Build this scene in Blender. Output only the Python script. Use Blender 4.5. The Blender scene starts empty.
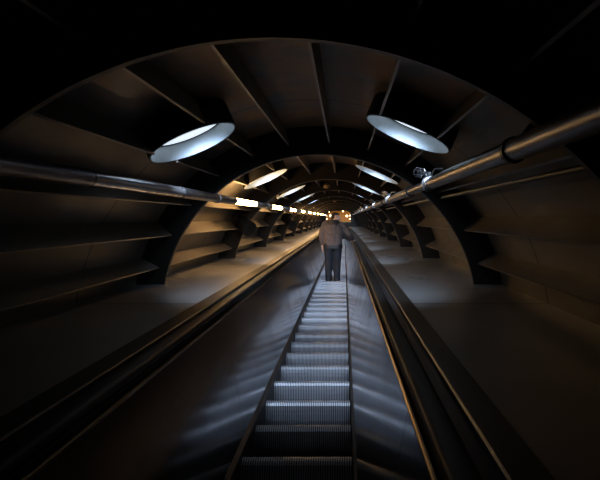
import bpy, math, random
from mathutils import Vector, Matrix, Euler
random.seed(7)
C = bpy.context.scene.collection
sc = bpy.context.scene
R_ = math.radians
SLOPE = R_(30)
ROT = Matrix.Rotation(SLOPE, 3, 'X')
EYE = Vector((0, 0, 3.0))                 # the photographer's eye, world
# Tunnel frame: u right, v up the slope along the tube, w square to the slope; origin at the eye.
def W(p): return EYE + ROT @ Vector(p)
AX = (-0.229, -0.863)                     # tube axis in (u, w)
R_RING, R_SHELL, R_RIB = 1.45, 1.71, 1.55
RING0, BAY, NB = 1.63, 3.0, 11             # first arch in view, spacing, bays
V0, VE = RING0 - 2*BAY, RING0 + NB*BAY    # -4.4 .. 34.6
LEDGE = -0.615
def pol(r, deg): a = R_(deg); return (AX[0] + r*math.cos(a), AX[1] + r*math.sin(a))

# ------------------------------------------------------------------ materials
def mat(name, col, rough=.5, metal=0., noise=None, nscale=4., stretch=(1,1,1), rvar=0., bump=0., seam=None, emit=None, estr=0., spec=.5, coat=0., detail=6):
    m = bpy.data.materials.new(name); m.use_nodes = True
    nt = m.node_tree; b = nt.nodes['Principled BSDF']
    b.inputs['Base Color'].default_value = (*col, 1); b.inputs['Roughness'].default_value = rough
    b.inputs['Metallic'].default_value = metal; b.inputs['Specular IOR Level'].default_value = spec
    b.inputs['Coat Weight'].default_value = coat
    if emit:
        b.inputs['Emission Color'].default_value = (*emit, 1); b.inputs['Emission Strength'].default_value = estr
    L = nt.links.new
    tc = nt.nodes.new('ShaderNodeTexCoord'); mp = nt.nodes.new('ShaderNodeMapping')
    mp.inputs['Scale'].default_value = stretch; L(tc.outputs['Object'], mp.inputs['Vector'])
    out = None
    if noise or rvar or bump:
        n = nt.nodes.new('ShaderNodeTexNoise'); n.inputs['Scale'].default_value = nscale
        n.inputs['Detail'].default_value = detail; n.inputs['Roughness'].default_value = .6
        L(mp.outputs['Vector'], n.inputs['Vector'])
        if noise:
            r = nt.nodes.new('ShaderNodeValToRGB')
            r.color_ramp.elements[0].position = .36; r.color_ramp.elements[1].position = .66
            r.color_ramp.elements[0].color = (*col, 1); r.color_ramp.elements[1].color = (*noise, 1)
            L(n.outputs['Fac'], r.inputs['Fac']); out = r.outputs['Color']
        if rvar:
            mr = nt.nodes.new('ShaderNodeMapRange')
            mr.inputs['From Min'].default_value = .3; mr.inputs['From Max'].default_value = .7
            mr.inputs['To Min'].default_value = max(.03, rough-rvar); mr.inputs['To Max'].default_value = rough+rvar
            L(n.outputs['Fac'], mr.inputs['Value']); L(mr.outputs['Result'], b.inputs['Roughness'])
        if bump:
            bp = nt.nodes.new('ShaderNodeBump'); bp.inputs['Strength'].default_value = bump
            bp.inputs['Distance'].default_value = .02
            L(n.outputs['Fac'], bp.inputs['Height']); L(bp.outputs['Normal'], b.inputs['Normal'])
    if seam:                               # joint lines every bay, across the tube
        off, wid = seam
        sx = nt.nodes.new('ShaderNodeSeparateXYZ'); L(tc.outputs['Object'], sx.inputs['Vector'])
        ad = nt.nodes.new('ShaderNodeMath'); ad.operation = 'SUBTRACT'; ad.inputs[1].default_value = off
        L(sx.outputs['Y'], ad.inputs[0])
        mo = nt.nodes.new('ShaderNodeMath'); mo.operation = 'FLOORED_MODULO'; mo.inputs[1].default_value = BAY
        L(ad.outputs[0], mo.inputs[0])
        lt = nt.nodes.new('ShaderNodeMath'); lt.operation = 'LESS_THAN'; lt.inputs[1].default_value = wid
        L(mo.outputs[0], lt.inputs[0])
        mx = nt.nodes.new('ShaderNodeMix'); mx.data_type = 'RGBA'
        L(lt.outputs[0], mx.inputs['Factor'])
        if out: L(out, mx.inputs['A'])
        else: mx.inputs['A'].default_value = (*col, 1)
        mx.inputs['B'].default_value = (.004, .004, .004, 1); out = mx.outputs['Result']
    if out: L(out, b.inputs['Base Color'])
    return m

M = {}
M['shell'] = mat('dark_steel_skin', (.085,.08,.075), .5, .35, noise=(.36,.20,.085), nscale=3.2, rvar=.14, seam=(RING0+BAY-1.06, .022))
M['wall']  = mat('grey_steel_skin', (.10,.095,.088), .5, .35, noise=(.15,.125,.095), nscale=2.6, rvar=.12, seam=(RING0+BAY-1.06, .022))
M['rib']   = mat('steel_stringer', (.22,.20,.18), .42, .4, noise=(.26,.22,.18), nscale=5, rvar=.1)
M['ring']  = mat('black_painted_arch', (.010,.009,.008), .6, 0, noise=(.016,.012,.009), nscale=3, spec=.2)
M['flange']= mat('worn_arch_edge', (.08,.06,.042), .45, .2, noise=(.11,.085,.06), nscale=6)
M['ledge'] = mat('brushed_ledge_steel', (.46,.45,.44), .33, .6, noise=(.38,.37,.36), nscale=1.1, rvar=.06, bump=.5, detail=1, seam=(RING0+BAY-1.06, .024))
M['step']  = mat('step_aluminium', (.62,.62,.66), .48, .65, noise=(.50,.50,.53), nscale=6)
M['groove']= mat('shaded_step_groove', (.05,.05,.052), .7, .2)  # recess shade painted in along with the grime, so the grooves stand out
M['panel'] = mat('dark_stainless_panel', (.25,.25,.265), .15, 1., noise=(.19,.185,.19), nscale=1.2, rvar=.05)
M['black'] = mat('black_skirt', (.012,.012,.013), .5)
M['rubber']= mat('black_rubber', (.008,.008,.008), .5, 0, spec=.2)
M['deck']  = mat('dark_deck_metal', (.05,.05,.055), .32, .6, noise=(.04,.04,.045), nscale=.8, rvar=.05, detail=1)
M['deckout']= mat('bronzed_deck_metal', (.11,.095,.08), .36, .85, noise=(.085,.075,.065), nscale=.8, detail=1)
M['trim']  = mat('bronze_trim', (.24,.15,.07), .35, 1.)
M['pipe']  = mat('grey_pipe_metal', (.31,.30,.31), .38, .85, noise=(.23,.22,.22), nscale=6)
M['cond']  = mat('dull_conduit', (.17,.17,.17), .5, .7)
M['chrome']= mat('chrome', (.34,.34,.35), .3, 1.)
M['collar']= mat('black_collar', (.008,.008,.008), .7, spec=.2)
M['lining']= mat('white_lining', (.46,.52,.56), .5, 0, noise=(.38,.44,.48), nscale=9)
M['pane']  = mat('porthole_daylight', (.8,.85,.9), .4, emit=(.80,.90,1.0), estr=.95)
M['tube']  = mat('warm_lamp', (.9,.8,.6), .4, emit=(1.0,.58,.22), estr=36.)
M['tubeoff']=mat('unlit_lamp_tube', (.55,.53,.55), .22, .6)
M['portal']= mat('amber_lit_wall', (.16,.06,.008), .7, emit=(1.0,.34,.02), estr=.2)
M['bulb']  = mat('bulb', (1,.9,.7), .4, emit=(1.0,.75,.4), estr=9.)
M['jacket']= mat('brown_jacket', (.130,.100,.092), .8, 0, noise=(.075,.058,.054), nscale=14, bump=.5)
M['hood']  = mat('dark_hood', (.05,.04,.037), .85, 0, noise=(.035,.03,.028), nscale=14, bump=.5)
M['jeans'] = mat('dark_denim', (.006,.008,.013), .85, 0, noise=(.015,.019,.029), nscale=9, bump=.4)
M['skin']  = mat('skin', (.74,.50,.38), .5)
M['hair']  = mat('dark_hair', (.018,.012,.009), .6, 0, noise=(.03,.02,.014), nscale=60, bump=.6)
M['shoe']  = mat('black_shoe', (.015,.015,.016), .5)
M['eye']   = mat('eye_white', (.8,.8,.78), .2)
M['lip']   = mat('lips', (.38,.16,.13), .5)
M['strap'] = mat('black_belt', (.01,.01,.01), .5)
M['dome']  = mat('brown_fixture', (.22,.15,.08), .5, .3)

# ------------------------------------------------------------------ mesh builder (tunnel coordinates)
class MB:
    def __init__(s): s.v = []; s.f = []; s.m = []; s.mi = 0
    def add(s, vs, fs):
        k = len(s.v); s.v += [tuple(x) for x in vs]
        for f in fs: s.f.append([i+k for i in f]); s.m.append(s.mi)
    def box(s, lo, hi):
        (a,b,c),(d,e,f) = lo, hi
        s.hexa([(a,b,c),(d,b,c),(d,e,c),(a,e,c),(a,b,f),(d,b,f),(d,e,f),(a,e,f)])
    def hexa(s, p): s.add(p, [(0,3,2,1),(4,5,6,7),(0,1,5,4),(1,2,6,5),(2,3,7,6),(3,0,4,7)])
    def extrude(s, prof, v0, v1, closed=True, caps=True, segs=1):   # prof: (u,w) outline swept along v
        n = len(prof); vs = []
        for k in range(segs+1):
            v = v0 + (v1-v0)*k/segs
            vs += [(u, v, w) for u, w in prof]
        fs = []
        for k in range(segs):
            for i in range(n if closed else n-1):
                j = (i+1) % n; fs.append((k*n+i, k*n+j, (k+1)*n+j, (k+1)*n+i))
        if caps and closed: fs += [tuple(range(n-1,-1,-1)), tuple(segs*n+i for i in range(n))]
        s.add(vs, fs)
    def tube(s, a, b, r0, r1=None, n=20, caps=True):
        a = Vector(a); b = Vector(b); r1 = r0 if r1 is None else r1
        d = (b-a).normalized(); x = d.orthogonal().normalized(); y = d.cross(x)
        s.lathe(a, d, x, y, [(r0,0),(r1,(b-a).length)], n, caps)
    def lathe(s, a, d, x, y, prof, n=24, caps=True):
        a = Vector(a); vs = []; fs = []
        for r, h in prof:
            for i in range(n):
                t = 2*math.pi*i/n; vs.append(a + d*h + x*(r*math.cos(t)) + y*(r*math.sin(t)))
        for k in range(len(prof)-1):
            for i in range(n):
                j = (i+1) % n; fs.append((k*n+i, k*n+j, (k+1)*n+j, (k+1)*n+i))
        if caps: fs += [tuple(range(n-1,-1,-1)), tuple((len(prof)-1)*n+i for i in range(n))]
        s.add(vs, fs)
    def ball(s, c, r, nu=14, nv=10, rot=None):
        c = Vector(c); r = (r,r,r) if not hasattr(r,'__len__') else r
        vs = [Vector((0,0,r[2]))]; fs = []
        for j in range(1, nv):
            t = math.pi*j/nv
            for i in range(nu):
                p = 2*math.pi*i/nu
                vs.append(Vector((r[0]*math.sin(t)*math.cos(p), r[1]*math.sin(t)*math.sin(p), r[2]*math.cos(t))))
        vs.append(Vector((0,0,-r[2]))); e = len(vs)-1
        for i in range(nu):
            fs.append((0, 1+i, 1+(i+1)%nu)); fs.append((e, 1+(nv-2)*nu+(i+1)%nu, 1+(nv-2)*nu+i))
            for j in range(nv-2):
                a = 1+j*nu+i; b = 1+j*nu+(i+1)%nu; fs.append((a, a+nu, b+nu, b))
        if rot: vs = [rot @ x for x in vs]
        s.add([x+c for x in vs], fs)
    def cap(s, a, b, r0, r1, n=12):      # tapered capsule
        a = Vector(a); b = Vector(b)
        d = (b-a).normalized(); x = d.orthogonal().normalized(); y = d.cross(x); L = (b-a).length
        pr = [(r0*math.sin(t), -r0*math.cos(t)) for t in (.15,.5,.9,1.25)] + [(r0,0),(r1,L)] + [(r1*math.cos(t), L+r1*math.sin(t)) for t in (.32,.67,1.07,1.42)]
        s.lathe(a, d, x, y, pr, n, True)
    def chain(s, pts):                    # [(p, r), ...]
        for (a,r0),(b,r1) in zip(pts, pts[1:]): s.cap(a, b, r0, r1)
    def mesh(s, name, mats, origin=(0,0,0), smooth=None):
        me = bpy.data.meshes.new(name); o = Vector(origin)
        me.from_pydata([Vector(p)-o for p in s.v], [], s.f)
        for m in (mats if isinstance(mats,(list,tuple)) else [mats]): me.materials.append(m)
        me.polygons.foreach_set('material_index', s.m)
        import bmesh
        bm = bmesh.new(); bm.from_mesh(me); bmesh.ops.recalc_face_normals(bm, faces=bm.faces); bm.to_mesh(me); bm.free()
        if smooth is not None:
            me.shade_smooth()
            me.set_sharp_from_angle(angle=R_(smooth))
        return me

ORG = {}
def link(name, data, origin, parent=None, world=False):
    o = bpy.data.objects.new(name, data); C.objects.link(o); ORG[o] = Vector(origin)
    if parent:
        o.parent = parent; o.location = Vector(origin) - ORG[parent]
    else:
        o.location = W(origin) if not world else origin
        if not world: o.rotation_euler = (SLOPE, 0, 0)
    return o
def put(name, mb, m, origin, parent=None, smooth=None):
    return link(name, mb.mesh(name, m, origin, smooth), origin, parent)
def empty(name, origin): return link(name, None, origin)
def tag(o, label, cat, group=None):
    o['label'] = label; o['category'] = cat
    if group: o['group'] = group
    return o
def struct(name, mb, m, origin, smooth=None):
    o = put(name, mb, m, origin, None, smooth); o['kind'] = 'structure'; return o
def copy_tree(o, origin, parent=None):
    c = o.copy(); C.objects.link(c); ORG[c] = Vector(origin)
    if parent: c.parent = parent
    else: c.location = W(origin)
    for ch in list(o.children):
        d = ch.copy(); C.objects.link(d); d.parent = c
        for g in ch.children:
            e = g.copy(); C.objects.link(e); e.parent = d
    return c
ORD = ['nearest','second','third','fourth','fifth','sixth','seventh','eighth','ninth','tenth','eleventh','farthest']

# ------------------------------------------------------------------ shell
def arc_skin(name, a0, a1):
    n = max(4, int(abs(a1-a0)/3)); b = MB()
    ins = [pol(R_SHELL, a0+(a1-a0)*i/n) for i in range(n+1)]
    out = [pol(R_SHELL+.03, a0+(a1-a0)*i/n) for i in range(n, -1, -1)]
    b.extrude(ins+out, V0, VE+.3, segs=13)
    return struct(name, b, M['shell' if name == 'ceiling' else 'wall'], (AX[0], 0, AX[1]), 40)
wall_left = arc_skin('wall_left', 121, 176)
ceiling = arc_skin('ceiling', 53, 121)
wall_right = arc_skin('wall_right', 4, 53)

HOLES = (119.0, 65.5); HOLE_V = 3.25
def stringer(parent, deg, tilt):
    a = Vector((math.cos(R_(deg)), math.sin(R_(deg))))
    root = Vector(pol(R_SHELL+.004, deg))
    inn = -a
    sgn = 1 if a.x < 0 else -1
    c, s_ = math.cos(R_(-sgn*tilt)), math.sin(R_(-sgn*tilt))
    inn = Vector((inn.x*c - inn.y*s_, inn.x*s_ + inn.y*c))
    ln = .185 if tilt else .16
    t = Vector((-inn.y, inn.x))*.007
    tip = root + inn*ln
    prof = [tuple(root+t), tuple(tip+t), tuple(tip-t), tuple(root-t)]
    b = MB(); cut = 0
    for h in HOLES:
        q = 1.63*math.sin(R_(abs(deg-h)))
        if q < .296: cut = math.sqrt(.296**2-q*q)+.004
    if cut:
        b.extrude(prof, RING0+.03, HOLE_V-cut); b.extrude(prof, HOLE_V+cut, RING0+BAY)
    else: b.extrude(prof, RING0+.03, RING0+BAY-.0)
    org = (root.x, RING0, root.y)
    first = put('stringer', b, M['rib'], org, parent)
    for k in range(-1, NB):
        if k == 0: continue
        o = first.copy(); C.objects.link(o); o.location = first.location + Vector((0, k*BAY, 0))
for d in (163.5, 151.5, 139): stringer(wall_left, d, 11)
stringer(wall_left, 126.5, 0)
for d in (113, 100.4, 86.6, 73.2, 59.5): stringer(ceiling, d, 0)
for d in (18, 30.5): stringer(wall_right, d, 11)
stringer(wall_right, 45, 0)

# arches
def arch():
    a0, a1, n = 7, 173, 72
    b = MB()
    # web plate
    web = []
    prof = [(R_RING, -.012), (R_SHELL+.01, -.012), (R_SHELL+.01, .012), (R_RING, .012)]
    fl = [(R_RING-.004, -.015), (R_RING+.006, -.015), (R_RING+.006, .015), (R_RING-.004, .015)]
    for pi, P in enumerate((prof, fl)):
        b.mi = pi
        vs = []; m = len(P)
        for i in range(n+1):
            a = a0+(a1-a0)*i/n
            for r, dv in P: u, w = pol(r, a); vs.append((u, RING0+dv, w))
        fs = []
        for i in range(n):
            for j in range(m):
                k = (j+1) % m; fs.append((i*m+j, i*m+k, (i+1)*m+k, (i+1)*m+j))
        fs += [tuple(range(m)), tuple(n*m+j for j in range(m))]
        b.add(vs, fs)
    return b
o = struct('trim_1', arch(), [M['ring'], M['flange']], (AX[0], RING0, AX[1]), 30)
for k in range(1, NB+1):
    c = o.copy(); C.objects.link(c); c.name = 'trim_%d' % (k+1); c.location = W((AX[0], RING0+k*BAY, AX[1]))
c = o.copy(); C.objects.link(c); c.name = 'trim_%d' % (NB+2); c.location = W((AX[0], RING0-BAY, AX[1]))

# ledges either side of the escalator
ESC = -.275                                # escalator centre line
LE, RE = ESC-.765, ESC+.765
def ledge(name, u0, u1):
    b = MB(); b.extrude([(u0, LEDGE), (u1, LEDGE), (u1, LEDGE-.03), (u0, LEDGE-.03)], V0, VE+.3, segs=1)
    return struct(name, b, M['ledge'], ((u0+u1)/2, 0, LEDGE))
ledge('floor', AX[0]-1.735, LE)
ledge('floor.001', RE, AX[0]+1.735)

# ------------------------------------------------------------------ escalator
esc = empty('escalator', (ESC, 0, -1.4))
tag(esc, 'narrow escalator with grooved metal steps climbing up the middle of the tunnel', 'escalator')
HALF = .325
def step_mb(nose):
    up = Vector((math.sin(SLOPE), math.cos(SLOPE))); fw = Vector((math.cos(SLOPE), -math.sin(SLOPE)))
    N = Vector((nose, -1.4)); b = MB()
    dg = (up-fw).normalized()
    pr = [(N - up*.26 + fw*.135, -fw), (N - up*.20 + fw*.085, -fw), (N - up*.15 + fw*.048, -fw), (N - up*.11 + fw*.022, -fw), (N - up*.078 + fw*.007, -fw), (N - up*.050, -fw), (N - up*.027 + fw*.006, dg), (N - up*.010 + fw*.020, dg), (N - up*.002 + fw*.042, up), (N + fw*.06, up), (N + fw*.395, up)]
    nt = 46; p = 2*HALF/nt; cols = []
    for i in range(nt):
        u = ESC-HALF + i*p
        cols += [(u, -.011), (u, 0), (u+.55*p, 0), (u+.55*p, -.011)]
    cols += [(ESC+HALF, -.011)]
    vs = []; m = len(pr)
    for u, dz in cols:
        for q, nn in pr:
            t = q + nn*dz; vs.append((u, t.x, t.y))
    fs = []
    for i in range(len(cols)-1):
        for j in range(m-1): fs.append((i*m+j, (i+1)*m+j, (i+1)*m+j+1, i*m+j+1))
    b.add(vs, fs)
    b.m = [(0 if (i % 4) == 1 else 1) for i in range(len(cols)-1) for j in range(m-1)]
    return b
PITCH = .4/math.cos(SLOPE)
first = None
N0 = 3.865
ks = range(-14, 66)
for k in ks:
    v = N0 + k*PITCH
    if first is None:
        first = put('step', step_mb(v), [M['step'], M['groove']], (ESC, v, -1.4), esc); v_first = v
    else:
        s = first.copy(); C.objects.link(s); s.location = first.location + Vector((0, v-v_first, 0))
b = MB(); b.box((ESC-.6, V0, -1.80), (ESC+.6, VE, -1.74)); put('truss', b, M['black'], (ESC, 0, -1.77), esc)
SK, PT = ESC+.345, ESC+.487                # skirt line, top of the inner panel
for s in (-1, 1):
    f = lambda pts: [(ESC + s*(u-ESC), w) for u, w in pts]
    b = MB(); b.extrude(f([(ESC+.329,-1.62),(ESC+.329,-1.385),(SK+.012,-1.345),(SK+.03,-1.345),(SK+.03,-1.62)]), V0, VE)
    put('skirt', b, M['black'], (ESC+s*.34, 0, -1.4), esc)
    base = None; j = 3.15-5*1.5
    for i in range(26):
        v = j + i*1.5
        if base is None:
            b = MB(); b.extrude(f([(SK,-1.345),(PT,-.635),(PT+.012,-.635),(SK+.012,-1.345)]), v+.0025, v+1.4975)
            base = put('balustrade_panel', b, M['panel'], (ESC+s*.41, v, -1.0), esc); vb = v
        else:
            c = base.copy(); C.objects.link(c); c.location = base.location + Vector((0, v-vb, 0))
    b = MB(); b.extrude(f([(PT-.002,-.634),(PT-.002,-.626),(PT+.003,-.622),(PT+.010,-.622),(PT+.010,-.634)]), V0, VE)
    put('inner_trim', b, M['trim'], (ESC+s*.49, 0, -.62), esc)
    # handrail: rounded rubber section
    hc = (PT+.055, -.585); pr = []
    for i in range(20):
        t = 2*math.pi*i/20; cx, sx = math.cos(t), math.sin(t)
        pr.append((hc[0]+.040*math.copysign(abs(cx)**.6, cx), hc[1]+.020*math.copysign(abs(sx)**.7, sx)))
    b = MB(); b.extrude(f(pr), V0, VE); put('handrail', b, M['rubber'], (ESC+s*(hc[0]-ESC), 0, hc[1]), esc, 40)
    b = MB(); b.extrude(f([(PT+.02,-.634),(PT+.02,-.604),(PT+.09,-.604),(PT+.09,-.634)]), V0, VE)
    put('handrail_guide', b, M['black'], (ESC+s*(PT+.055-ESC), 0, -.62), esc)
    b = MB(); b.extrude(f([(PT+.09,-.640),(PT+.09,-.618),(PT+.096,-.612),(PT+.102,-.612),(PT+.104,-.622),(PT+.165,-.624),(PT+.165,-.640)]), V0, VE)
    b2 = MB(); b2.v, b2.f, b2.m = b.v, b.f, b.m
    put('inner_deck', b2, M['deck'], (ESC+s*(PT+.13-ESC), 0, -.63), esc)
    b = MB(); b.extrude(f([(PT+.165,-.64),(PT+.165,-.604),(PT+.172,-.598),(ESC+.757,-.598),(ESC+.765,-.606),(ESC+.765,-.64)]), V0, VE)
    put('outer_deck', b, M['deckout'], (ESC+s*.7, 0, -.62), esc)

# ------------------------------------------------------------------ portholes
def porthole(deg, tilt, v, label, group):
    a = Vector((math.cos(R_(deg)), 0, math.sin(R_(deg))))
    c = Vector((AX[0], v, AX[1])) + a*1.54
    a = Vector((math.cos(R_(tilt)), 0, math.sin(R_(tilt))))
    y = Vector((0,1,0)); x = a.cross(y)
    root = empty('porthole', c); tag(root, label, 'porthole', group)
    dep = R_SHELL - 1.535 - .012
    n = 48
    b = MB(); pr = [(.285,0),(.292,.004),(.292,dep),(.262,dep),(.262,.12)]
    b.lathe(c, a, x, y, [(.292,.006),(.296,.012),(.296,dep+.006),(.268,dep+.006),(.268,.14)], n, False)
    put('collar', b, M['collar'], c, root, 40)
    b = MB(); b.lathe(c, a, x, y, [(.292,.006),(.288,0),(.283,.002),(.264,.100),(.264,.104),(.268,.104)], n, False)
    put('lining', b, M['lining'], c, root, 40)
    b = MB(); b.lathe(c, a, x, y, [(.262,.104),(.250,.105),(.250,.110),(.262,.110)], n, False)
    put('gasket', b, M['collar'], c, root, 40)
    b = MB(); b.lathe(c, a, x, y, [(.251,.107),(.251,.114)], n, True)
    put('pane', b, M['pane'], c, root, 40)
    return root
def spotlamp(deg, v):                      # added spot lamp inside each porthole; the panes alone leave the steps dim
    l = bpy.data.lights.new('added_step_spot', 'SPOT'); l.energy = BEAM; l.color = (.58,.75,1.0)
    l.spot_size = R_(90); l.spot_blend = 1; l.shadow_soft_size = .12
    a = Vector((math.cos(R_(deg)), 0, math.sin(R_(deg))))
    p = Vector((AX[0], v, AX[1])) + a*1.575
    o = bpy.data.objects.new('added_step_spot', l); C.objects.link(o); o.location = W(p)
    d = ROT @ (Vector((ESC, v+BEAM_FWD, -1.4)) - p)
    o.rotation_euler = d.to_track_quat('-Z', 'Y').to_euler()
BEAM, BEAM_FWD = 115, 2.15
for side, deg, tilt in (('left', 119.0, 115.0), ('right', 65.5, 66.5)):
    proto = None
    for k in range(NB):
        v = HOLE_V + k*BAY
        lab = '%s round white porthole of the row along the %s of the tunnel vault' % (ORD[k] if k < 10 else 'farthest', side)
        spotlamp(deg, v)
        if proto is None:
            proto = porthole(deg, tilt, v, lab, 'portholes in the vault'); p0 = ORG[proto]
        else:
            c = copy_tree(proto, p0 + Vector((0, k*BAY, 0))); c['label'] = lab

# ------------------------------------------------------------------ left rail with lamps
pl = (-1.178, .184)
rail = empty('light_rail', (pl[0], 0, pl[1]))
tag(rail, 'long grey pipe with glowing warm lamp tubes running along the left wall', 'light pipe')
def seg(name, v0, v1, r, m, root, p):
    b = MB(); b.lathe((p[0], v0, p[1]), Vector((0,1,0)), Vector((1,0,0)), Vector((0,0,1)), [(r*.8,0),(r,.008),(r,(v1-v0)-.008),(r*.8,v1-v0)], 20)
    return put(name, b, m, (p[0], (v0+v1)/2, p[1]), root, 40)
LAMPS = [(5.36+k*2.70, 6.62+k*2.70) for k in range(10)]
prev = V0
for a_, b_ in [(2.3, 3.6)] + LAMPS:
    seg('pipe_section', prev, a_, .040, M['pipe'], rail, pl)
    t = seg('lamp_tube', a_, b_, .034 if a_ > 4 else .039, M['tube'] if a_ > 4 else M['tubeoff'], rail, pl)
    if a_ < 4: t['label'] = 'unlit lamp tube'
    prev = b_
seg('pipe_section', prev, VE-.15, .040, M['pipe'], rail, pl)
for k in range(NB+1):                       # arms to the arches
    v = RING0 + k*BAY
    d = Vector((pl[0]-AX[0], 0, pl[1]-AX[1])).normalized()
    a = Vector((pl[0], v, pl[1]))
    b = MB(); b.tube(a + d*.03, a + d*(1.46-math.hypot(pl[0]-AX[0], pl[1]-AX[1])), .012, n=10)
    b.lathe(a - Vector((0,.02,0)), Vector((0,1,0)), Vector((1,0,0)), Vector((0,0,1)), [(.040,0),(.047,.001),(.047,.039),(.040,.04)], 18, False)
    put('bracket', b, M['pipe'], a, rail, 40)

# ------------------------------------------------------------------ right pipe, conduit and clamp fittings
pr_ = (.615, .246)
pipe = empty('pipe', (pr_[0], 0, pr_[1]))
tag(pipe, 'thick grey metal pipe with couplings running along the right wall', 'pipe')
CPL = [3.55 + k*3.2 for k in range(10)]
prev = V0
for k, v in enumerate(CPL):
    seg('pipe_section', prev, v-.05, .041, M['pipe'], pipe, pr_)
    b = MB(); b.lathe((pr_[0], v-.06, pr_[1]), Vector((0,1,0)), Vector((1,0,0)), Vector((0,0,1)),
        [(.041,0),(.047,.002),(.047,.03),(.036,.034),(.036,.07),(.047,.074),(.047,.10),(.033,.105)], 20)
    put('coupling', b, M['chrome'], (pr_[0], v, pr_[1]), pipe, 40)
    seg('pipe_neck', v+.04, v+1.1, .034, M['pipe'], pipe, pr_)
    prev = v+1.1
seg('pipe_section', prev, VE, .041, M['pipe'], pipe, pr_)
for k in range(NB+1):
    v = RING0 + k*BAY + (.18 if k == 0 else 0)
    d = Vector((pr_[0]-AX[0], 0, pr_[1]-AX[1])).normalized(); a = Vector((pr_[0], v, pr_[1]))
    rr = math.hypot(pr_[0]-AX[0], pr_[1]-AX[1])
    b = MB(); b.lathe(a - Vector((0,.015,0)), Vector((0,1,0)), Vector((1,0,0)), Vector((0,0,1)), [(.036,0),(.049,.001),(.049,.029),(.036,.03)], 20, False)
    b.tube(a + d*.04, a + d*(1.46-rr+ (.2 if k == 0 else 0)), .014, n=10)
    put('bracket', b, M['black'], a, pipe, 40)
cd = (AX[0]+1.13, AX[1]+1.052)
cond = empty('conduit', (cd[0], 0, cd[1]))
tag(cond, 'thin metal conduit running just below the thick pipe on the right wall', 'conduit')
seg('conduit_tube', V0, VE, .014, M['cond'], cond, cd)
for k in range(NB+1):
    v = RING0 + k*BAY; a = Vector((cd[0], v, cd[1]))
    d = Vector((cd[0]-AX[0], 0, cd[1]-AX[1])).normalized(); rr = math.hypot(cd[0]-AX[0], cd[1]-AX[1])
    b = MB(); b.tube(a + d*.01, a + d*(1.46-rr), .01, n=8); put('clip', b, M['black'], a, cond, 40)

def fitting(v):
    c = Vector((pr_[0], v, pr_[1]))
    root = empty('clamp_fitting', c + Vector((0,0,.0)))
    Y = Vector((0,1,0)); X = Vector((1,0,0)); Z = Vector((0,0,1))
    b = MB(); b.lathe(c - Y*.012, Y, X, Z, [(.047,0),(.056,.001),(.056,.023),(.047,.024)], 20, False)
    b.box(c + Vector((-.012,-.012,.05)), c + Vector((.012,.012,.085)))
    put('clamp', b, M['chrome'], c, root, 40)
    # open cage pointing up and left, made of rings and bars
    d = Vector((-.52, .50, .16)).normalized(); x = d.orthogonal().normalized(); y = d.cross(x)
    p0 = c + Vector((-.010, 0, .070))
    b = MB()
    b.lathe(p0, d, x, y, [(.016,0),(.020,.004),(.020,.03),(.012,.034)], 14)
    put('socket', b, M['chrome'], p0, root, 40)
    b = MB()
    for h in (.035, .065, .10):
        b.lathe(p0, d, x, y, [(.031,h),(.034,h+.001),(.034,h+.004),(.031,h+.005),(.031,h)], 16, False)
    for i in range(6):
        t = 2*math.pi*i/6; q = (x*math.cos(t) + y*math.sin(t))
        b.tube(p0 + q*.016 + d*.025, p0 + q*.033 + d*.037, .0032, n=6)
        b.tube(p0 + q*.033 + d*.037, p0 + q*.033 + d*.105, .0032, n=6)
    cg = put('cage', b, M['chrome'], p0, root, 40)
    b = MB(); b.chain([(p0 + d*.03, .008), (p0 + d*.05, .014), (p0 + d*.08, .014)]); put('bulb_holder', b, M['black'], p0, cg, 40)
    b = MB()
    q0 = c + Vector((.012, -.03, .055))
    b.chain([(q0, .006), (q0+Vector((.01,-.05,.045)), .006), (q0+Vector((.06,-.09,.045)), .006)])
    put('wing_screw', b, M['chrome'], q0, root, 40)
    return root
fp = None
for k, v in enumerate(CPL[:8]):
    lab = '%s small chrome cage fitting clamped on top of the thick right hand pipe' % (ORD[k] if k < 7 else 'farthest')
    if fp is None: fp = fitting(v+.06); tag(fp, lab, 'fitting', 'fittings clamped on the right pipe')
    else: c = copy_tree(fp, ORG[fp] + Vector((0, v-CPL[0], 0))); c['label'] = lab

# ------------------------------------------------------------------ black spotlights on the left arches
def spot(v, lab):
    c = Vector((-1.50, v-.22, -.07))
    root = empty('spotlight', c); tag(root, lab, 'spotlight', 'black spotlights on the left arches')
    d = Vector((.55, -.55, -.42)).normalized(); x = d.orthogonal().normalized(); y = d.cross(x)
    b = MB(); b.lathe(c - d*.05, d, x, y, [(.06,0),(.095,.02),(.11,.07),(.11,.22),(.115,.22),(.115,.25),(.10,.25)], 24)
    hs = put('lamp_housing', b, M['collar'], c, root, 40)
    b = MB(); b.lathe(c + d*.181, d, x, y, [(.104,0),(.104,.004)], 24); put('lens', b, M['rubber'], c, hs, 40)
    b = MB(); b.tube(c - d*.04, Vector((-1.60, v-.012, .03)), .03, n=12)
    b.tube(Vector((-1.60, v-.06, .03)), Vector((-1.60, v-.012, .03)), .13, n=20)
    put('mount', b, M['collar'], c, root, 40)
spot(RING0+2*BAY, 'black cylindrical spotlight mounted on the arch below the glowing lamp pipe, nearest the viewer')
spot(RING0+4*BAY, 'small black spotlight on an arch of the left wall, farther up the tunnel')

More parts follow.
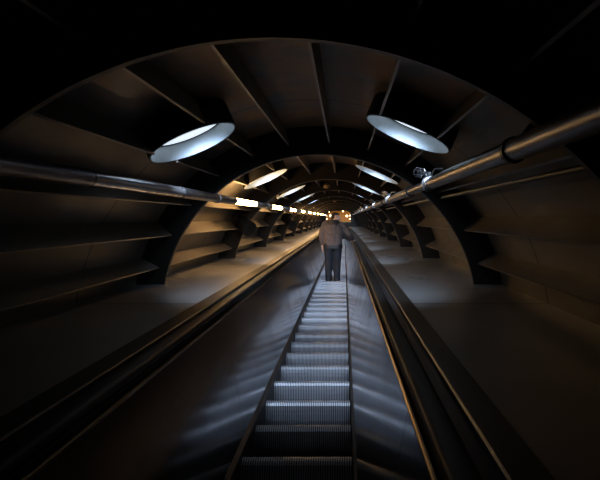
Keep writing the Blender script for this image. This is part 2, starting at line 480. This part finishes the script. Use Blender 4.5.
# little domes under the crown
for k, (v, lab) in enumerate(((9.75, 'small brown dome fixture under the crown of the vault, nearer one'), (18.3, 'tiny brown dome fixture under the crown of the vault, farther one'))):
    a = Vector((AX[0]+.10, v, AX[1]+1.70)); a = Vector((-.34, v, .60+.02))
    root = empty('dome_fixture', a); tag(root, lab, 'fixture', 'dome fixtures under the crown')
    b = MB(); b.ball(a, (.065,.065,.05)); put('dome', b, M['dome'], a, root, 60)
    b = MB(); b.tube(a+Vector((0,0,.03)), a+Vector((0,0,.25)), .02, n=12); put('stem', b, M['collar'], a, root, 40)

# ------------------------------------------------------------------ far end
b = MB()
oc = [(-1.25,-.28),(.46,-.28),(.46,.33),(.20,.50),(-.99,.50),(-1.25,.33)]
ctr = (-.395, .1)
n = 72; outer = []
for i in range(n):
    a = 2*math.pi*i/n; outer.append(pol(R_SHELL-.0, math.degrees(a)))
def ray_oct(a):
    d = Vector((math.cos(a), math.sin(a))); best = 9
    for i in range(6):
        p = Vector(oc[i])-Vector(ctr); q = Vector(oc[(i+1)%6])-Vector(ctr); e = q-p
        den = d.x*e.y - d.y*e.x
        if abs(den) < 1e-9: continue
        t = (p.x*e.y - p.y*e.x)/den; s_ = (p.x*d.y - p.y*d.x)/den
        if t > 0 and -1e-6 <= s_ <= 1+1e-6: best = min(best, t)
    return Vector(ctr) + d*best
inner = []
for u, w in outer: inner.append(ray_oct(math.atan2(w-ctr[1], u-ctr[0])))
ve = VE + .05
vs = []
for dv in (0, .12):
    vs += [(p[0], ve+dv, p[1]) for p in outer] + [(p[0], ve+dv, p[1]) for p in inner]
fs = []
for i in range(n):
    j = (i+1) % n
    fs += [(i, j, n+j, n+i), (2*n+i, 3*n+i, 3*n+j, 2*n+j), (n+i, n+j, 3*n+j, 3*n+i)]
b.add(vs, fs)
struct('wall_end', b, M['ring'], (AX[0], ve, AX[1]))
por = empty('portal', (ctr[0], ve+.3, -.28))
tag(por, 'amber glowing opening with cut corners at the far end of the tunnel', 'portal')
b = MB(); b.extrude([(u*1.0-.0, w) for u, w in [(-1.45,-.4),(.66,-.4),(.66,.6),(-1.45,.6)]], ve+.35, ve+.38); put('lit_panel', b, M['portal'], (ctr[0], ve+.36, .1), por)
b = MB()
for i in range(6):
    p, q = oc[i], oc[(i+1)%6]; b.tube((p[0], ve-.02, p[1]), (q[0], ve-.02, q[1]), .03, n=10)
put('frame', b, M['trim'], (ctr[0], ve, .1), por, 40)
for u, w, r in ((-.93,.166,.07),(.20,.14,.07),(-1.19,.16,.035),(-1.02,.42,.035),(-.07,.46,.045),(.41,.17,.035),(.41,-.06,.035),(-1.19,-.06,.035)):
    b = MB(); b.ball((u, ve-.06, w), r, 12, 8); put('bulb', b, M['bulb'], (u, ve-.06, w), por, 60)

# ------------------------------------------------------------------ person
def remesh(mb, name, m, vox=.012, smooth=4, fac=.5):
    me = mb.mesh(name+'_raw', m); t = bpy.data.objects.new('t', me); C.objects.link(t)
    r = t.modifiers.new('r', 'REMESH'); r.mode = 'VOXEL'; r.voxel_size = vox
    s = t.modifiers.new('s', 'SMOOTH'); s.factor = fac; s.iterations = smooth
    dg = bpy.context.evaluated_depsgraph_get()
    out = bpy.data.meshes.new_from_object(t.evaluated_get(dg)); out.name = name
    bpy.data.objects.remove(t); bpy.data.meshes.remove(me)
    out.materials.clear(); out.materials.append(m); out.shade_smooth()
    return out
S = 1.056
V = Vector
def P(x, y, z): return V((x, y, z))
hip = {-1: P(-.095,0,.93), 1: P(.095,0,.93)}
knee = {-1: P(-.092,.03,.50), 1: P(.098,.045,.50)}
ank = {-1: P(-.085,-.02,.09), 1: P(.095,.01,.09)}
sh = {-1: P(-.170,.01,1.445), 1: P(.180,.03,1.435)}
elb = {-1: P(-.255,-.03,1.18), 1: P(.36,.03,1.205)}
wri = {-1: P(-.245,.04,.95), 1: P(.445,.19,1.165)}
hd = P(.055,.07,1.675)
TURN = R_(-84)
def H(x, y, z): return hd + Matrix.Rotation(TURN, 3, 'Z') @ V((x, y, z))   # head frame: +y is the face
rot = Matrix.Rotation(TURN, 3, 'Z')
bd = MB()
bd.chain([(P(0,0,.97),.14),(P(0,.01,1.12),.125),(P(0,.02,1.3),.145),(P(.005,.03,1.43),.10),(P(.015,.045,1.53),.06),(hd-V((0,0,.04)),.058)])
for s in (-1, 1):
    bd.chain([(P(0,.0,.97),.12),(hip[s],.095),(knee[s],.06),(ank[s],.042)])
    bd.chain([(ank[s],.042),(ank[s]+P(0,.06,-.045),.04),(ank[s]+P(.0,.17,-.06),.03)])
    bd.chain([(P(0,.03,1.42),.09),(sh[s],.065),(elb[s],.045),(wri[s],.030)])
bd.ball(H(0,-.012,.03), (.074,.095,.092), rot=rot); bd.ball(H(0,.02,-.03), (.062,.075,.085), rot=rot)
bd.chain([(H(0,.088,.012),.011),(H(0,.108,-.028),.016)]); bd.ball(H(0,.072,-.095), (.03,.022,.02), rot=rot)
bd.ball(H(.035,.078,.028), (.026,.012,.01), rot=rot); bd.ball(H(-.035,.078,.028), (.026,.012,.01), rot=rot)
for s in (-1,1): bd.ball(H(s*.078,-.005,-.008), (.013,.022,.033), rot=rot)
# right hand on the handrail
rd = V((0, math.cos(SLOPE), math.sin(SLOPE))); rn = V((0,-math.sin(SLOPE), math.cos(SLOPE))); rx = V((1,0,0))
hb = wri[1]
palm = P(.462,.235,1.150)
bd.chain([(hb,.028),(palm-rd*.02,.026),(palm+rd*.035,.026)]); bd.chain([(hb,.026),(palm+rx*.024-rd*.01,.022),(palm+rx*.028+rd*.03,.021)]); bd.chain([(hb,.026),(palm-rx*.024-rd*.01,.022),(palm-rx*.028+rd*.03,.021)])
for i, ln in enumerate((.070,.080,.074,.058)):
    o_ = palm + rd*.04 + rx*(-.030+.020*i); k1 = o_ + rd*ln*.5 + rx*.006*i; k2 = k1 + rd*ln*.3 - rn*ln*.2; k3 = k2 + rd*ln*.1 - rn*ln*.3
    bd.chain([(o_,.0105),(k1,.0100),(k2,.0092),(k3,.0082)])
t0 = palm - rx*.03 - rd*.015; bd.chain([(t0,.014),(t0-rx*.022+rd*.025-rn*.01,.0125),(t0-rx*.03+rd*.05-rn*.03,.010)])
# left hand hanging beside the thigh, slightly curled
lh = wri[-1]; dn = V((.05,.25,-1)).normalized(); lf = V((0,1,.25)).normalized(); lx = V((1,0,0))
for q in (-.025, 0, .025): bd.chain([(lh,.027),(lh+dn*.05+lf*q,.020),(lh+dn*.095+lf*q*1.1,.018)])
for i, ln in enumerate((.070,.080,.074,.058)):
    o_ = lh + dn*.10 + lf*(.030-.020*i); k1 = o_ + dn*ln*.5; k2 = k1 + dn*ln*.3 + lx*ln*.15; k3 = k2 + dn*ln*.12 + lx*ln*.25
    bd.chain([(o_,.0105),(k1,.0100),(k2,.0092),(k3,.0082)])
t0 = lh + dn*.04 + lf*.03; bd.chain([(t0,.014),(t0+dn*.035+lf*.02+lx*.008,.012),(t0+dn*.065+lf*.022+lx*.015,.0095)])
PERSON = W((-.262, 11.42, -1.452))
def nose_at(v): return v
# stand on a real step: tread just behind the nose nearest v=11.42
kk = round((11.36-N0)/PITCH); vn = N0 + kk*PITCH
tread = V((-.262, vn, -1.4)) + V((0, math.cos(SLOPE), -math.sin(SLOPE)))*.17
PERSON = W(tread)
pe = bpy.data.objects.new('person', remesh(bd, 'person', M['skin'], .006, 3, .4)); C.objects.link(pe)
pe.location = PERSON; pe.scale = (S,S,S)
tag(pe, 'person in brown hooded jacket and dark jeans standing on escalator, hand on right handrail', 'person')
def wear(name, me, par=None):
    o = bpy.data.objects.new(name, me); C.objects.link(o); o.parent = par or pe; return o
jk = MB()
jk.chain([(P(-.075,.0,.93),.138),(P(-.08,-.005,1.1),.138),(P(-.085,.005,1.28),.150),(P(-.09,.02,1.40),.10)])
jk.chain([(P(.075,.0,.93),.138),(P(.08,-.005,1.1),.138),(P(.085,.005,1.28),.150),(P(.09,.03,1.40),.10)])
jk.chain([(P(0,-.01,.93),.142),(P(0,-.02,1.15),.142),(P(0,-.015,1.32),.150),(P(.01,.02,1.46),.085)])
jk.chain([(P(-.105,-.005,.885),.118),(P(.105,-.005,.885),.118)]); jk.chain([(P(-.09,-.03,.885),.115),(P(.09,-.03,.885),.115)])
for s in (-1, 1):
    jk.chain([(P(s*.08,.02,1.40),.10),(sh[s],.100),((sh[s]+elb[s])/2+P(s*.008,-.01,0),.090),(elb[s],.082),((elb[s]+wri[s])/2,.072),(wri[s]*.93+elb[s]*.07,.05)])
jk.chain([(sh[1]+P(.03,-.05,-.12),.03),(sh[1]+P(-.14,-.11,-.30),.03)])
jk.chain([(sh[-1]+P(.02,-.06,-.10),.03),(sh[-1]+P(.14,-.11,-.30),.03)])
jacket = wear('jacket', remesh(jk, 'jacket', M['jacket'], .014, 4))
hm = MB()
hm.chain([(P(-.10,.01,1.50),.05),(P(-.09,-.075,1.475),.055),(P(0,-.125,1.44),.062),(P(.09,-.075,1.475),.055),(P(.11,.02,1.50),.05),(P(.06,.10,1.49),.04)])
hm.chain([(P(-.10,.01,1.50),.05),(P(-.05,.09,1.49),.04)])
hm.ball(P(0,-.11,1.40), (.10,.055,.08))
wear('hood', remesh(hm, 'hood', M['hood'], .012, 4), jacket)
hem = MB()
hem.chain([(P(-.10,0,.83),.108),(P(.10,0,.83),.108)]); hem.chain([(P(-.10,-.03,.83),.10),(P(.10,-.03,.83),.10)])
wear('waistband', remesh(hem, 'waistband', M['strap'], .014, 3))
tr = MB()
for s in (-1, 1):
    tr.chain([(P(0,-.01,.93),.13),(hip[s]+P(0,-.02,-.05),.120),((hip[s]+knee[s])/2,.103),(knee[s],.086),((knee[s]+ank[s])/2+P(0,-.02,0),.082),(ank[s]+P(0,0,.03),.072),(ank[s]+P(0,.01,-.01),.074)])
wear('jeans', remesh(tr, 'jeans', M['jeans'], .012, 3))
for s in (-1, 1):
    b = MB(); a = ank[s]
    b.chain([(a+P(0,-.03,-.04),.048),(a+P(0,.07,-.045),.046),(a+P(s*.01,.18,-.052),.038)])
    me = remesh(b, 'shoe', M['shoe'], .010, 3); wear('shoe', me)
hr = MB()
hr.ball(H(0,-.025,.048), (.083,.095,.088), rot=rot); hr.ball(H(0,-.06,-.01), (.072,.06,.075), rot=rot)
hr.ball(H(0,.045,.085), (.06,.045,.04), rot=rot)
wear('hair', remesh(hr, 'hair', M['hair'], .009, 3))
for s in (-1, 1):
    b = MB(); b.ball(H(s*.032,.078,.006), (.014,.010,.009), rot=rot); b.mi = 1; b.ball(H(s*.032,.087,.006), (.005,.003,.005), rot=rot)
    wear('eye', b.mesh('eye', [M['eye'], M['hair']], (0,0,0), 60))
b = MB(); b.ball(H(0,.092,-.062), (.023,.008,.008), rot=rot); wear('mouth', b.mesh('mouth', M['lip'], (0,0,0), 60))

# ------------------------------------------------------------------ world, camera, view
w = bpy.data.worlds.new('World'); sc.world = w; w.use_nodes = True
w.node_tree.nodes['Background'].inputs['Color'].default_value = (0,0,0,1)
w.node_tree.nodes['Background'].inputs['Strength'].default_value = 0
cam = bpy.data.cameras.new('Camera'); co = bpy.data.objects.new('Camera', cam); C.objects.link(co)
co.location = EYE; co.rotation_euler = (R_(90)+SLOPE, 0, 0)
cam.sensor_width = 36; cam.lens = 36*500/600
cam.shift_x = -44/600; cam.shift_y = -22/600
cam.clip_start = .02; cam.clip_end = 200
sc.camera = co
vs_ = sc.view_settings
vs_.view_transform = 'Standard'; vs_.look = 'None'; vs_.gamma = 1; vs_.use_curve_mapping = False
vs_.exposure = 0.0
